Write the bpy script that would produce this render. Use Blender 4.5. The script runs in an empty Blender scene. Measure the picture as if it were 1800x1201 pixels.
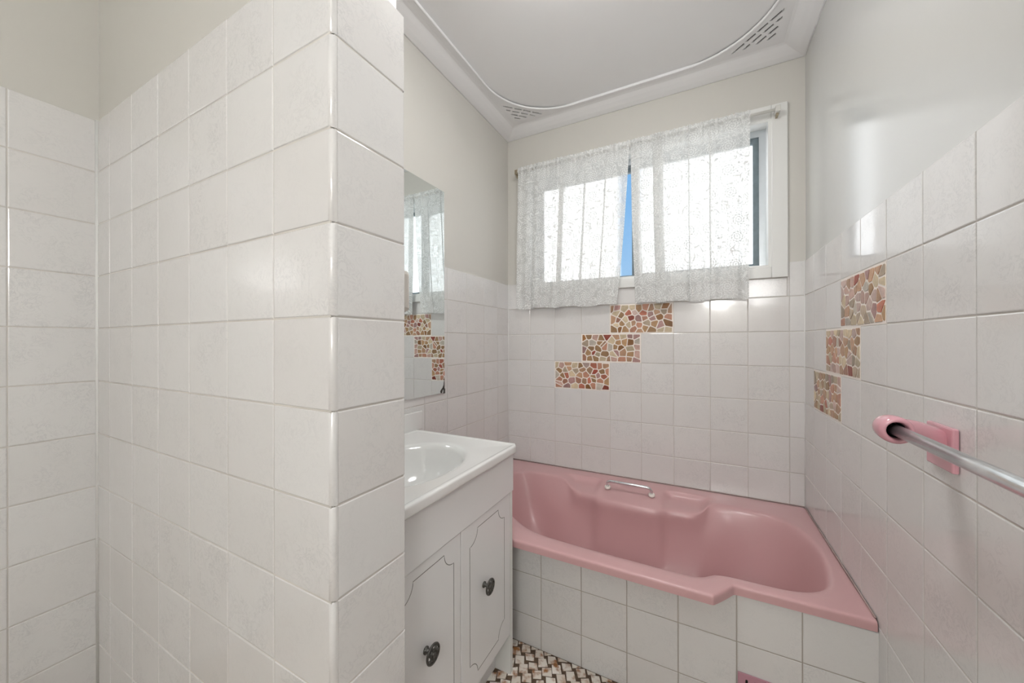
import bpy, bmesh, math, random
from mathutils import Vector, Matrix
random.seed(7)
S = bpy.context.scene
col = S.collection
ZO = 1.14                      # camera height above the floor; heights below are written relative to the camera
PI = math.pi

# ------------------------------------------------------------------ camera
F_PX, YAW, PITCH, ROLL = 633.57, 0.47813, 0.00033, -0.00218
cam_d = bpy.data.cameras.new('camera'); cam = bpy.data.objects.new('camera', cam_d); col.objects.link(cam)
cam_d.sensor_width = 36; cam_d.lens = F_PX / 1800 * 36; cam_d.clip_start = 0.01
f = Vector((-math.sin(YAW)*math.cos(PITCH), math.cos(YAW)*math.cos(PITCH), math.sin(PITCH)))
r = Vector((math.cos(YAW), math.sin(YAW), 0)); u = r.cross(f)
r2 = r*math.cos(ROLL) + u*math.sin(ROLL); u2 = u*math.cos(ROLL) - r*math.sin(ROLL)
M = Matrix((r2, u2, -f)).transposed().to_4x4(); M.translation = Vector((0, 0, ZO))
cam.matrix_world = M
S.camera = cam

# ------------------------------------------------------------------ colour management
S.view_settings.view_transform = 'Standard'; S.view_settings.look = 'None'
S.view_settings.gamma = 1; S.view_settings.use_curve_mapping = False
S.view_settings.exposure = 0.27
FILL_CEILING, FILL_REAR = 26.5, 24.0  # strengths of the two added fill lights
SKY_STRENGTH = 2.4

# ------------------------------------------------------------------ node helper
class NT:
    def __init__(s, tree):
        s.t = tree; tree.nodes.clear()
    def n(s, typ, ins=None, **props):
        nd = s.t.nodes.new(typ)
        for k, v in props.items(): setattr(nd, k, v)
        for k, v in (ins or {}).items():
            sock = nd.inputs[k]
            if isinstance(v, bpy.types.NodeSocket): s.t.links.new(v, sock)
            else: sock.default_value = v
        return nd
    def m(s, op, a, b=0.0, c=0.0, clamp=False):
        nd = s.t.nodes.new('ShaderNodeMath'); nd.operation = op; nd.use_clamp = clamp
        for i, v in enumerate((a, b, c)):
            if isinstance(v, bpy.types.NodeSocket): s.t.links.new(v, nd.inputs[i])
            else: nd.inputs[i].default_value = v
        return nd.outputs[0]
    def ramp(s, fac, stops, interp='LINEAR'):
        nd = s.n('ShaderNodeValToRGB', {'Fac': fac}); cr = nd.color_ramp; cr.interpolation = interp
        while len(cr.elements) < len(stops): cr.elements.new(0.5)
        for e, (p, c) in zip(cr.elements, stops):
            e.position = p; e.color = (c, c, c, 1) if isinstance(c, (int, float)) else (*c, 1)
        return nd.outputs['Color']
    def mix(s, fac, a, b, blend='MIX'):
        nd = s.n('ShaderNodeMix', data_type='RGBA', blend_type=blend)
        for k, v in ((0, fac), (6, a), (7, b)):
            if isinstance(v, bpy.types.NodeSocket): s.t.links.new(v, nd.inputs[k])
            else: nd.inputs[k].default_value = v if k == 0 else (*v, 1) if len(v) == 3 else v
        return nd.outputs[2]
def srgb(r, g, b):
    c = lambda x: (x/255/12.92) if x/255 <= .04045 else ((x/255+.055)/1.055)**2.4
    return (c(r), c(g), c(b))
def new_mat(name):
    m = bpy.data.materials.new(name); m.use_nodes = True
    return m, NT(m.node_tree)
def principled(nt, base, rough=.5, metal=0.0, spec=.5, bump=None, bstr=.1, bdist=.01, coat=0.0):
    ins = {'Base Color': base if isinstance(base, bpy.types.NodeSocket) else (*base, 1), 'Roughness': rough, 'Metallic': metal, 'Specular IOR Level': spec, 'Coat Weight': coat}
    if bump is not None:
        b = nt.n('ShaderNodeBump', {'Height': bump, 'Strength': bstr, 'Distance': bdist}); ins['Normal'] = b.outputs[0]
    p = nt.n('ShaderNodeBsdfPrincipled', ins)
    nt.n('ShaderNodeOutputMaterial', {'Surface': p.outputs[0]})
    return p
def simple(name, base, rough=.5, metal=0.0, spec=.5, var=.04, scale=12.0, bump=.0, coat=0.0):
    m, nt = new_mat(name)
    tc = nt.n('ShaderNodeTexCoord')
    no = nt.n('ShaderNodeTexNoise', {'Vector': tc.outputs['Object'], 'Scale': scale, 'Detail': 4.0})
    d = tuple(max(0, x*(1-var)) for x in base); l = tuple(min(1, x*(1+var)) for x in base)
    c = nt.mix(no.outputs['Fac'], d, l)
    principled(nt, c, rough, metal, spec, no.outputs['Fac'] if bump else None, bump, .004, coat)
    return m

# ------------------------------------------------------------------ world: bright broken cloud with blue gaps
w = bpy.data.worlds.new('sky'); S.world = w; w.use_nodes = True
nt = NT(w.node_tree)
tc = nt.n('ShaderNodeTexCoord')
sp = nt.n('ShaderNodeSeparateXYZ', {0: tc.outputs['Generated']})
px = nt.m('DIVIDE', sp.outputs[0], nt.m('ADD', nt.m('ABSOLUTE', sp.outputs[1]), .02))
no = nt.n('ShaderNodeTexNoise', {'Vector': tc.outputs['Generated'], 'Scale': 7.0, 'Detail': 4.0, 'Roughness': .5})
st = nt.m('COSINE', nt.m('ADD', nt.m('MULTIPLY', nt.m('ADD', px, .162), 2*PI/.42), nt.m('MULTIPLY', nt.m('SUBTRACT', no.outputs['Fac'], .5), .5)))
cl = nt.ramp(nt.m('MULTIPLY_ADD', st, -.5, .5), [(.016, 0.0), (.07, 1.0)])      # banks of bright cloud with narrow blue lanes
low = nt.m('MULTIPLY', nt.m('SUBTRACT', .34, sp.outputs[2]), 2.6, clamp=True)
blue = nt.mix(low, srgb(118, 174, 226), srgb(178, 206, 230))
c = nt.mix(cl, blue, (SKY_STRENGTH, SKY_STRENGTH*1.01, SKY_STRENGTH*1.03))
bg = nt.n('ShaderNodeBackground', {'Color': c, 'Strength': 1.0})
nt.n('ShaderNodeOutputWorld', {'Surface': bg.outputs[0]})

# ------------------------------------------------------------------ mesh helpers
class MB:
    def __init__(s): s.v = []; s.f = []; s.sm = []
    def add(s, vs, fs, smooth=False):
        o = len(s.v); s.v += [tuple(p) for p in vs]
        for q in fs: s.f.append(tuple(i+o for i in q)); s.sm.append(smooth)
        return s
    def box(s, x0, x1, y0, y1, z0, z1, b=0.0):
        if x0 > x1: x0, x1 = x1, x0
        if y0 > y1: y0, y1 = y1, y0
        if z0 > z1: z0, z1 = z1, z0
        if b <= 0:
            v = [(x, y, z) for z in (z0, z1) for y in (y0, y1) for x in (x0, x1)]
            return s.add(v, [(0,2,3,1),(4,5,7,6),(0,1,5,4),(2,6,7,3),(0,4,6,2),(1,3,7,5)])
        bm = bmesh.new(); bmesh.ops.create_cube(bm, size=1)
        for q in bm.verts: q.co = Vector(((x0+x1)/2+q.co.x*(x1-x0), (y0+y1)/2+q.co.y*(y1-y0), (z0+z1)/2+q.co.z*(z1-z0)))
        bmesh.ops.bevel(bm, geom=bm.edges[:], offset=b, segments=2, profile=.5, affect='EDGES')
        return s.bm(bm, False)
    def bm(s, bm, smooth=False):
        bm.verts.index_update()
        s.add([q.co[:] for q in bm.verts], [[q.index for q in fc.verts] for fc in bm.faces], smooth); bm.free(); return s
    def tube(s, pts, rad, n=12, caps=True, closed=False):
        pts = [Vector(p) for p in pts]; rads = rad if isinstance(rad, (list, tuple)) else [rad]*len(pts)
        N = len(pts); vs = []; prev = None
        for i, p in enumerate(pts):
            if closed: t = (pts[(i+1) % N]-pts[i-1]).normalized()
            else: t = (pts[min(i+1, N-1)]-pts[max(i-1, 0)]).normalized()
            if prev is None:
                a = Vector((0, 0, 1)) if abs(t.z) < .9 else Vector((1, 0, 0)); nx = t.cross(a).normalized()
            else: nx = (prev - t*prev.dot(t)).normalized()
            prev = nx; ny = t.cross(nx)
            vs += [p+(nx*math.cos(2*PI*k/n)+ny*math.sin(2*PI*k/n))*rads[i] for k in range(n)]
        fs = []
        for i in range(N if closed else N-1):
            j = (i+1) % N
            for k in range(n): fs.append((i*n+k, i*n+(k+1) % n, j*n+(k+1) % n, j*n+k))
        if caps and not closed: fs += [tuple(range(n))[::-1], tuple((N-1)*n+k for k in range(n))]
        return s.add(vs, fs, True)
    def lathe(s, prof, origin, axis, n=32):
        # prof: (radius, distance along axis)
        ax = Vector(axis).normalized(); a = Vector((0, 0, 1)) if abs(ax.z) < .9 else Vector((1, 0, 0))
        nx = ax.cross(a).normalized(); ny = ax.cross(nx); o = Vector(origin); vs = []
        for rr, h in prof: vs += [o+ax*h+(nx*math.cos(2*PI*k/n)+ny*math.sin(2*PI*k/n))*rr for k in range(n)]
        fs = [(i*n+k, i*n+(k+1) % n, (i+1)*n+(k+1) % n, (i+1)*n+k) for i in range(len(prof)-1) for k in range(n)]
        return s.add(vs, fs, True)
    def grid(s, rows, closed=False, smooth=True, flip=False):
        m = len(rows[0]); vs = [p for rw in rows for p in rw]; fs = []
        for i in range(len(rows)-1):
            for k in range(m if closed else m-1):
                q = (i*m+k, i*m+(k+1) % m, (i+1)*m+(k+1) % m, (i+1)*m+k); fs.append(q[::-1] if flip else q)
        return s.add(vs, fs, smooth)
    def build(s, name, mat, parent=None, recalc=True, origin=None, merge=True):
        xs, ys, zs = zip(*s.v)
        o = Vector(origin) if origin else Vector(((min(xs)+max(xs))/2, (min(ys)+max(ys))/2, min(zs)))
        me = bpy.data.meshes.new(name)
        me.from_pydata([(x-o.x, y-o.y, z-o.z) for x, y, z in s.v], [], s.f)
        me.polygons.foreach_set('use_smooth', s.sm); me.materials.append(mat)
        if recalc or merge:
            bm = bmesh.new(); bm.from_mesh(me)
            if merge: bmesh.ops.remove_doubles(bm, verts=bm.verts[:], dist=1e-6)
            if recalc: bmesh.ops.recalc_face_normals(bm, faces=bm.faces[:])
            bm.to_mesh(me); bm.free()
        me.update()
        ob = bpy.data.objects.new(name, me); col.objects.link(ob)
        put(ob, (o.x, o.y, o.z+ZO), parent); return ob
WORLD = {}
def put(ob, wpos, parent=None):
    WORLD[ob.name] = Vector(wpos)
    if parent is not None:
        ob.parent = parent; ob.location = Vector(wpos)-WORLD[parent.name]
    else: ob.location = wpos
def tag(o, label, cat=None, group=None):
    o['label'] = label
    if cat: o['category'] = cat
    if group: o['group'] = group
    return o
def struct(o, label=None):
    o['kind'] = 'structure'
    if label: o['label'] = label
    return o
def empty(name, x, y, z):
    o = bpy.data.objects.new(name, None); col.objects.link(o); o.empty_display_size = .05
    put(o, (x, y, z+ZO)); return o
def boxo(name, mat, parent, *a, b=0.0):
    return MB().box(*a, b=b).build(name, mat, parent)

# ------------------------------------------------------------------ materials
def tile_material():
    m, nt = new_mat('white_glazed_tile')
    tc = nt.n('ShaderNodeTexCoord'); oi = nt.n('ShaderNodeObjectInfo')
    off = nt.n('ShaderNodeVectorMath', {0: tc.outputs['Object'], 1: oi.outputs['Random']}, operation='ADD')
    offm = nt.n('ShaderNodeVectorMath', {0: oi.outputs['Random'], 1: (37.0, 91.0, 53.0)}, operation='MULTIPLY')
    nt.t.links.new(offm.outputs[0], off.inputs[1])
    big = nt.n('ShaderNodeTexNoise', {'Vector': off.outputs[0], 'Scale': 16.0, 'Detail': 3.0})
    ve = nt.n('ShaderNodeTexNoise', {'Vector': off.outputs[0], 'Scale': 42.0, 'Detail': 5.0, 'Roughness': .62, 'Distortion': 1.7})
    line = nt.m('ABSOLUTE', nt.m('SUBTRACT', ve.outputs['Fac'], .5))
    vein = nt.ramp(line, [(.0, 1.0), (.045, 0.0)])
    patch = nt.ramp(big.outputs['Fac'], [(.38, 0.05), (.62, 1.0)])
    r2 = nt.m('FRACT', nt.m('MULTIPLY', oi.outputs['Random'], 17.3))
    amt = nt.m('MULTIPLY', nt.m('MULTIPLY', vein, patch), nt.m('MULTIPLY_ADD', r2, .30, .08))
    tint = nt.mix(oi.outputs['Random'], (.715, .700, .685), (.750, .742, .732))
    c = nt.mix(amt, tint, (.44, .44, .45))
    bmp = nt.m('ADD', nt.m('MULTIPLY', big.outputs['Fac'], 1.0), nt.m('MULTIPLY', vein, .02))
    rough = nt.m('MULTIPLY_ADD', nt.m('MULTIPLY', vein, patch), .16, .06)
    b = nt.n('ShaderNodeBump', {'Height': bmp, 'Strength': .06, 'Distance': .005})
    p = nt.n('ShaderNodeBsdfPrincipled', {'Base Color': c, 'Roughness': rough, 'Specular IOR Level': .75, 'Normal': b.outputs[0]})
    nt.n('ShaderNodeOutputMaterial', {'Surface': p.outputs[0]})
    return m
MT = tile_material()
M_GROUT = simple('pale_grout', (.60, .57, .53), .85, var=.25, scale=9)
M_GROUT_D = simple('brownish_grout', (.40, .365, .32), .85, var=.25, scale=9)
M_BEDGROUT = simple('cream_mosaic_grout', srgb(240, 233, 226), .8, var=.08, scale=40)
def paint(name, base, rough, spec):
    m, nt = new_mat(name)
    tc = nt.n('ShaderNodeTexCoord')
    a = nt.n('ShaderNodeTexNoise', {'Vector': tc.outputs['Object'], 'Scale': 3.0, 'Detail': 3.0})
    b = nt.n('ShaderNodeTexNoise', {'Vector': tc.outputs['Object'], 'Scale': 60.0, 'Detail': 3.0})
    c = nt.mix(a.outputs['Fac'], tuple(x*.985 for x in base), tuple(min(1, x*1.015) for x in base))
    h = nt.m('ADD', a.outputs['Fac'], nt.m('MULTIPLY', b.outputs['Fac'], .04))
    principled(nt, c, rough, 0, spec, h, .12, .01); return m
M_PAINT = paint('cream_wall_paint', (.625, .608, .565), .32, .45)
M_PAINT_R = paint('cream_gloss_wall_paint', (.60, .60, .58), .17, 1.0)
M_CEIL = paint('white_ceiling_paint', (.86, .86, .86), .55, .3)
M_CORN = paint('white_cornice_paint', (.88, .88, .885), .5, .3)
M_TRIM = simple('white_gloss_trim', (.76, .76, .74), .3, var=.02, scale=6)
M_ALU = simple('grey_aluminium_frame', (.50, .53, .55), .38, metal=.6, var=.06, scale=30)
M_SASH = simple('dark_sash_channel', (.16, .20, .22), .5, metal=.2, var=.3, scale=35)
M_PINK = simple('pink_bath_enamel', (.615, .372, .378), .32, var=.03, scale=3, coat=.15)
M_PINKP = simple('pink_ceramic', (.66, .34, .39), .14, var=.06, scale=18, coat=.4)
M_PINKV = simple('pink_plastic_grille', (.52, .27, .33), .4, var=.04)
M_CHROME = simple('worn_chrome', (.74, .77, .79), .26, metal=1.0, var=.18, scale=60, bump=.05)
M_CAB = simple('white_laminate', (.79, .79, .79), .36, var=.012, scale=4)
M_CABEDGE = simple('white_laminate_edge', (.76, .77, .75), .4, var=.02)
M_TOP = simple('white_moulded_basin', (.76, .76, .745), .12, var=.012, scale=5, coat=.3)
M_GROOVE = simple('groove_shade_grey', (.20, .20, .19), .7, var=.1)  # dark grey painting the shade in the door grooves
M_PEWTER = simple('dark_pewter', (.10, .098, .09), .38, metal=.85, var=.3, scale=90)
M_BLACK = simple('black_hollow_shade', (.012, .010, .010), .8, var=.1)  # flat black painting the shade inside slots and hollows
M_BLK = simple('black_spoiled_silvering', (.03, .025, .02), .5, var=.3, scale=80)
M_BRASS = simple('aged_brass_bracket', (.42, .36, .26), .4, metal=.7, var=.2, scale=60)
M_ROD = simple('white_curtain_rod', (.68, .67, .63), .4, var=.05, scale=30)
M_SILI = simple('stained_silicone', (.42, .31, .29), .7, var=.5, scale=25)
M_BEIGE = simple('ivory_plastic', (.66, .63, .58), .35, var=.02)
M_DOOR = simple('white_painted_door', (.7, .69, .66), .4, var=.02)
M_BROWN = simple('brown_floor_grout', (.115, .075, .048), .85, var=.6, scale=120, bump=.4)

m, nt = new_mat('mirror_silver'); M_MIRROR = m
principled(nt, (.80, .85, .85), .015, 1.0, .5)
m, nt = new_mat('clear_window_glass'); M_GLASS = m
fr = nt.n('ShaderNodeFresnel', {'IOR': 1.45}); tr = nt.n('ShaderNodeBsdfTransparent', {'Color': (.96, .97, .97, 1)})
gl = nt.n('ShaderNodeBsdfGlossy', {'Roughness': .02})
mx = nt.n('ShaderNodeMixShader', {0: fr.outputs[0], 1: tr.outputs[0], 2: gl.outputs[0]}); nt.n('ShaderNodeOutputMaterial', {'Surface': mx.outputs[0]})
m, nt = new_mat('obscure_window_glass'); M_OBS = m
tr = nt.n('ShaderNodeBsdfTransparent', {'Color': (.97, .98, .98, 1)}); tl = nt.n('ShaderNodeBsdfTranslucent', {'Color': (.97, .98, .98, 1)})
mx = nt.n('ShaderNodeMixShader', {0: .35, 1: tr.outputs[0], 2: tl.outputs[0]}); nt.n('ShaderNodeOutputMaterial', {'Surface': mx.outputs[0]})
def fill_mat(st):  # glow of the added fill lights
    m, nt = new_mat('fill_light_glow')
    em = nt.n('ShaderNodeEmission', {'Color': (1.0, .993, .98, 1), 'Strength': st}); nt.n('ShaderNodeOutputMaterial', {'Surface': em.outputs[0]}); return m
M_FILL_CEILING, M_FILL_REAR = fill_mat(FILL_CEILING), fill_mat(FILL_REAR)

def lace_material():
    m, nt = new_mat('white_floral_lace')
    uv = nt.n('ShaderNodeVectorMath', {0: nt.n('ShaderNodeUVMap', uv_map='UVMap').outputs[0], 1: (1.2, 1.2, 1.2)}, operation='MULTIPLY').outputs[0]
    def flower(scale, rnd):
        vo = nt.n('ShaderNodeTexVoronoi', {'Vector': uv, 'Scale': scale, 'Randomness': rnd}, voronoi_dimensions='2D')
        d = nt.n('ShaderNodeVectorMath', {0: uv, 1: vo.outputs['Position']}, operation='SUBTRACT').outputs[0]
        sx = nt.n('ShaderNodeSeparateXYZ', {0: d})
        ln = nt.n('ShaderNodeVectorMath', {0: d}, operation='LENGTH').outputs['Value']
        th = nt.m('ARCTAN2', sx.outputs[1], sx.outputs[0])
        return ln, th, vo
    # roses
    r, t, vo = flower(8.0, .55)
    wob = nt.m('SINE', nt.m('ADD', nt.m('MULTIPLY', t, 5.0), nt.m('MULTIPLY', r, 160.0)))
    rr = nt.m('MULTIPLY_ADD', nt.m('ABSOLUTE', wob), .0055, r)
    ph = nt.m('FRACT', nt.m('MULTIPLY', rr, 84.0))
    rl = nt.m('LESS_THAN', nt.m('ABSOLUTE', nt.m('SUBTRACT', ph, .5)), .25)
    inr = nt.m('LESS_THAN', rr, .0415)
    rose = nt.m('MULTIPLY', rl, inr)
    leafin = nt.m('LESS_THAN', rr, .047)
    # small five-petal stars
    r2, t2, v2 = flower(25.0, .8)
    pr = nt.m('MULTIPLY_ADD', nt.m('COSINE', nt.m('MULTIPLY', t2, 5.0)), .0040, .0108)
    star = nt.m('LESS_THAN', nt.m('ABSOLUTE', nt.m('SUBTRACT', r2, pr)), .0022)
    # scrolls
    ns = nt.n('ShaderNodeTexNoise', {'Vector': uv, 'Scale': 11.0, 'Detail': 1.0, 'Distortion': 1.2}, noise_dimensions='2D')
    sf = nt.m('FRACT', nt.m('MULTIPLY', ns.outputs['Fac'], 8.0))
    scroll = nt.m('LESS_THAN', nt.m('ABSOLUTE', nt.m('SUBTRACT', sf, .5)), .11)
    outer = nt.m('MULTIPLY', nt.m('MAXIMUM', star, scroll), nt.m('SUBTRACT', 1.0, leafin))
    mask = nt.m('MAXIMUM', rose, outer)
    fine = nt.n('ShaderNodeTexNoise', {'Vector': uv, 'Scale': 420.0, 'Detail': 2.0}, noise_dimensions='2D')
    dens = nt.m('ADD', nt.m('MULTIPLY_ADD', fine.outputs['Fac'], .12, .61), nt.m('MULTIPLY', mask, .34), clamp=True)
    tl = nt.n('ShaderNodeBsdfTranslucent', {'Color': (.62, .63, .625, 1)}); df = nt.n('ShaderNodeBsdfDiffuse', {'Color': (.80, .81, .80, 1)})
    cloth = nt.n('ShaderNodeMixShader', {0: .86, 1: tl.outputs[0], 2: df.outputs[0]})
    tr = nt.n('ShaderNodeBsdfTransparent')
    mx = nt.n('ShaderNodeMixShader', {0: dens, 1: tr.outputs[0], 2: cloth.outputs[0]})
    nt.n('ShaderNodeOutputMaterial', {'Surface': mx.outputs[0]})
    return m
M_LACE = lace_material()
def stone_mat(i, rgb):
    m, nt = new_mat('pebble_stone_%d' % i)
    tc = nt.n('ShaderNodeTexCoord'); oi = nt.n('ShaderNodeObjectInfo')
    off = nt.n('ShaderNodeVectorMath', {0: tc.outputs['Object'], 1: oi.outputs['Location']}, operation='ADD')
    no = nt.n('ShaderNodeTexNoise', {'Vector': off.outputs[0], 'Scale': 55.0, 'Detail': 4.0, 'Roughness': .6})
    g_ = sum(rgb)/3; b = tuple(min(.9, q_*1.25) for q_ in srgb(*[q_+(g_-q_)*.22 for q_ in rgb]))
    c = nt.mix(no.outputs['Fac'], tuple(x*.62 for x in b), tuple(min(1, x*1.35) for x in b))
    v = nt.m('MULTIPLY_ADD', oi.outputs['Random'], .5, .75)
    hv = nt.n('ShaderNodeHueSaturation', {'Color': c, 'Value': v})
    principled(nt, hv.outputs[0], .38, 0, .4, no.outputs['Fac'], .25, .004); return m
STONES = [stone_mat(i, c) for i, c in enumerate([(176, 132, 98), (160, 120, 78), (182, 100, 74), (150, 62, 44), (176, 138, 124), (160, 118, 112),
          (186, 166, 132), (160, 140, 116), (172, 116, 90), (142, 92, 44), (178, 150, 140), (170, 160, 146)])]
def floor_mat():
    m, nt = new_mat('stained_floor_mosaic')
    tc = nt.n('ShaderNodeTexCoord'); oi = nt.n('ShaderNodeObjectInfo'); ge = nt.n('ShaderNodeNewGeometry')
    no = nt.n('ShaderNodeTexNoise', {'Vector': ge.outputs['Position'], 'Scale': 34.0, 'Detail': 3.0})
    st = nt.ramp(no.outputs['Fac'], [(.48, 0.0), (.66, 1.0)])
    base = nt.mix(oi.outputs['Random'], srgb(220, 210, 198), srgb(243, 238, 230))
    c = nt.mix(st, base, srgb(158, 104, 58))
    principled(nt, c, .35, 0, .4); return m
M_FLOOR = floor_mat()

# ------------------------------------------------------------------ layout (metres, heights relative to the camera)
R_X, K_Y, N_Y, E_X, L_X, A_X = .401, 1.9346, .376, -.517, -1.5515, -1.027
REAR_Y = -1.35
FLR, CEI, CORN = -1.14, 1.25, 1.214
T = .0065                      # tile thickness
NB = .537                      # back of the partition (tiled)
ROWS = [FLR, -1.0265, -.874, -.7215, -.569, -.4165, -.264, -.1115, .041, .194, .343]
ROWS_S = [FLR, -1.0265, -.874, -.7215, -.569, -.4165, -.264, -.1115, .041, .192, .343, .494, .645]
BATH_Z, LIP_Z = -.706, -.733

TILE_CACHE = {}
def tile_mesh(wd, hg, bull=False):
    key = (round(wd, 4), round(hg, 4), bull)
    if key in TILE_CACHE: return TILE_CACHE[key]
    rings = []
    for ins, y in ((0, T), (0, .0022), (.0007, .0007), (.0024, 0)):
        a, b = wd/2-ins, hg/2-ins
        rings.append([(-a, y, -b), (a, y, -b), (a, y, b), (-a, y, b)])
    if bull:                    # right edge rounded over the arris
        R = .008
        prof = [(-wd/2, T), (-wd/2, .0022), (-wd/2+.0007, .0007), (-wd/2+.0024, 0)]
        prof += [(wd/2-R+R*math.sin(k*PI/12), R-R*math.cos(k*PI/12)) for k in range(7)] + [(wd/2, T+.004)]
        v = []; fs = []
        for ins, dz in ((0.0, -hg/2), (0, -hg/2+.002), (0, hg/2-.002), (0, hg/2)):
            e = .0022 if abs(dz) > hg/2-.001 else 0
            for (px, py) in prof: v.append((px, py+(e if py < T else 0), dz))
        n = len(prof)
        for i in range(3):
            for k in range(n-1): fs.append((i*n+k, i*n+k+1, (i+1)*n+k+1, (i+1)*n+k))
        me = bpy.data.meshes.new('tile_bullnose'); me.from_pydata(v, [], fs)
        for k_, p in enumerate(me.polygons): p.use_smooth = 4 <= k_ % (n-1) <= 10
        bmx = bmesh.new(); bmx.from_mesh(me); bmesh.ops.recalc_face_normals(bmx, faces=bmx.faces[:]); 
        for fc in bmx.faces:
            pass
        bmx.to_mesh(me); bmx.free()
        # make sure the glazed face looks outwards (-y)
        fsum = sum(p.normal.y*p.area for p in me.polygons)
        if fsum > 0: me.flip_normals()
    else:
        v = [p for rg in rings for p in rg]; fs = [(12, 13, 14, 15)]
        for i in range(3):
            for k in range(4): fs.append((i*4+k, i*4+(k+1) % 4, (i+1)*4+(k+1) % 4, (i+1)*4+k))
        me = bpy.data.meshes.new('tile'); me.from_pydata(v, [], fs)
    me.materials.append(MT); me.update(); TILE_CACHE[key] = me; return me
def tiles(parent, axis, plane, sign, cuts, rows, skip=lambda a, b, c, d: False, gap=.0018, gv=.0012, jit=.0016, bull_last=False, clip=None):
    """axis 'y': face looks to -Y, cuts along X.  axis 'x': face looks to sign*X, cuts along Y."""
    rot = 0 if axis == 'y' else (PI/2 if sign > 0 else -PI/2)
    cuts = sorted(cuts)
    for i in range(len(cuts)-1):
        for k in range(len(rows)-1):
            a, b, c, d = cuts[i], cuts[i+1], rows[k], rows[k+1]
            if skip(a, b, c, d): continue
            bl = bull_last and i == len(cuts)-2
            x1 = b if bl else (b+.0008 if i == len(cuts)-2 and len(cuts) > 2 else b-gv/2)
            x0 = a-.0008 if i == 0 and len(cuts) > 2 else a+gv/2
            me = tile_mesh(x1-x0, d-c-gap, bl)
            o = bpy.data.objects.new('tile', me); col.objects.link(o)
            cu, cz = (x0+x1)/2, (c+d)/2
            dep = 0 if bl else random.uniform(-.0003, .0003)
            pos = (cu, plane+dep, cz+ZO) if axis == 'y' else (plane+dep, cu, cz+ZO)
            put(o, pos, parent)
            j = 0 if bl else jit
            o.rotation_euler = Matrix.Rotation(rot, 3, 'Z').to_euler() if j == 0 else (Matrix.Rotation(rot, 3, 'Z') @ Matrix.Rotation(random.uniform(-j, j), 3, 'X') @ Matrix.Rotation(random.uniform(-j, j), 3, 'Z')).to_euler()

# ------------------------------------------------------------------ structure
floor = struct(boxo('floor', M_BROWN, None, L_X-.1, R_X+.1, REAR_Y-.1, K_Y+.1, FLR-.1, FLR))
ceil = struct(boxo('ceiling', M_CEIL, None, L_X-.1, R_X+.1, REAR_Y-.1, K_Y+.1, CEI, CEI+.1))
# window opening
WX0, WX1, WZ0, WZ1 = -.893, .284, .326, .976
P = .004                       # the painted face lies a little behind the tile face
mb = MB(); yk = K_Y+P
mb.box(A_X-.1, WX0, yk, yk+.11, FLR, CEI).box(WX1, R_X+.1, yk, yk+.11, FLR, CEI).box(WX0, WX1, yk, yk+.11, FLR, WZ0).box(WX0, WX1, yk, yk+.11, WZ1, CEI)
wall_back = struct(mb.build('wall_back', M_PAINT, origin=(-.3, yk+.05, FLR)), 'cream painted wall with white tiles below and the window')
xr = R_X+P
wall_right = struct(boxo('wall_right', M_PAINT_R, None, xr, xr+.1, REAR_Y, yk+.11, FLR, CEI), 'long wall with white tiles and glossy cream paint')
wall_left = struct(boxo('wall_left', M_PAINT, None, L_X-P-.1, L_X-P, REAR_Y, N_Y+.1, FLR, CEI), 'shower side wall with white tiles at the left')
xa = A_X-P
wall_alcove = struct(boxo('wall_alcove', M_PAINT, None, xa-.1, xa, .45, yk, FLR, CEI), 'wall behind the vanity with mirror')
mb = MB().box(L_X-.05, E_X-P, N_Y+P, .519, FLR, CEI)
wall_part = struct(mb.build('wall_partition', M_PAINT), 'tiled partition wall jutting out in front of the vanity')
wall_rear = struct(boxo('wall_rear', M_PAINT, None, L_X-.1, R_X+.1, REAR_Y-.1, REAR_Y, FLR, CEI))
# grout beds
G = .0014
def bed(name, parent, *a): return boxo(name, M_GROUT, parent, *a)
WB = .277                       # underside of window architrave
mbk = MB().box(A_X, R_X, K_Y+G, yk+.001, FLR, WB).box(A_X, -.951, K_Y+G, yk+.001, WB, ROWS[-1]-.001).box(.341, R_X, K_Y+G, yk+.001, WB, ROWS[-1]-.001)
mbk.build('grout_bed', M_GROUT, wall_back)
bed('grout_bed', wall_right, R_X+G, xr+.001, -.45, K_Y, FLR, ROWS[-1]-.001)
bed('grout_bed', wall_left, L_X-P-.001, L_X-G, -.45, N_Y, FLR, ROWS_S[-1]-.001)
bed('grout_bed', wall_alcove, xa-.001, A_X-G, .53, K_Y, FLR, ROWS[-1]-.001)
MB().box(L_X, E_X-.004, N_Y+G, N_Y+P+.001, FLR, ROWS_S[-1]-.001).box(E_X-P-.001, E_X-G, N_Y+.007, NB-.004, FLR, ROWS_S[-1]-.001).build('grout_bed', M_GROUT, wall_part)
boxo('tiled_return', MT, wall_part, A_X+.001, E_X-P, .518, NB-.001, FLR, ROWS_S[-1]-.003)

# tiles
KX = [A_X, -.882, -.729, -.573, -.419, -.261, -.110, .047, .197, .348, R_X]
MOS_K = [(-.419, -.110, .041, .194), (-.573, -.261, -.1115, .041), (-.729, -.419, -.264, -.1115)]
RY = [K_Y, 1.80, 1.648, 1.497, 1.341, 1.185, 1.026, .869, .714, .559, .404, .249, .094, -.061, -.216, -.371]
MOS_R = [(1.185, 1.497, .041, .194), (1.341, 1.648, -.1115, .041), (1.497, 1.80, -.264, -.1115)]
def in_any(lst): return lambda a, b, c, d: any(a >= q[0]-.01 and b <= q[1]+.01 and c >= q[2]-.01 and d <= q[3]+.01 for q in lst)
def skip_k(a, b, c, d):
    if in_any(MOS_K)(a, b, c, d): return True
    if d <= -.71: return True                               # behind the bath
    return False
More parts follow.
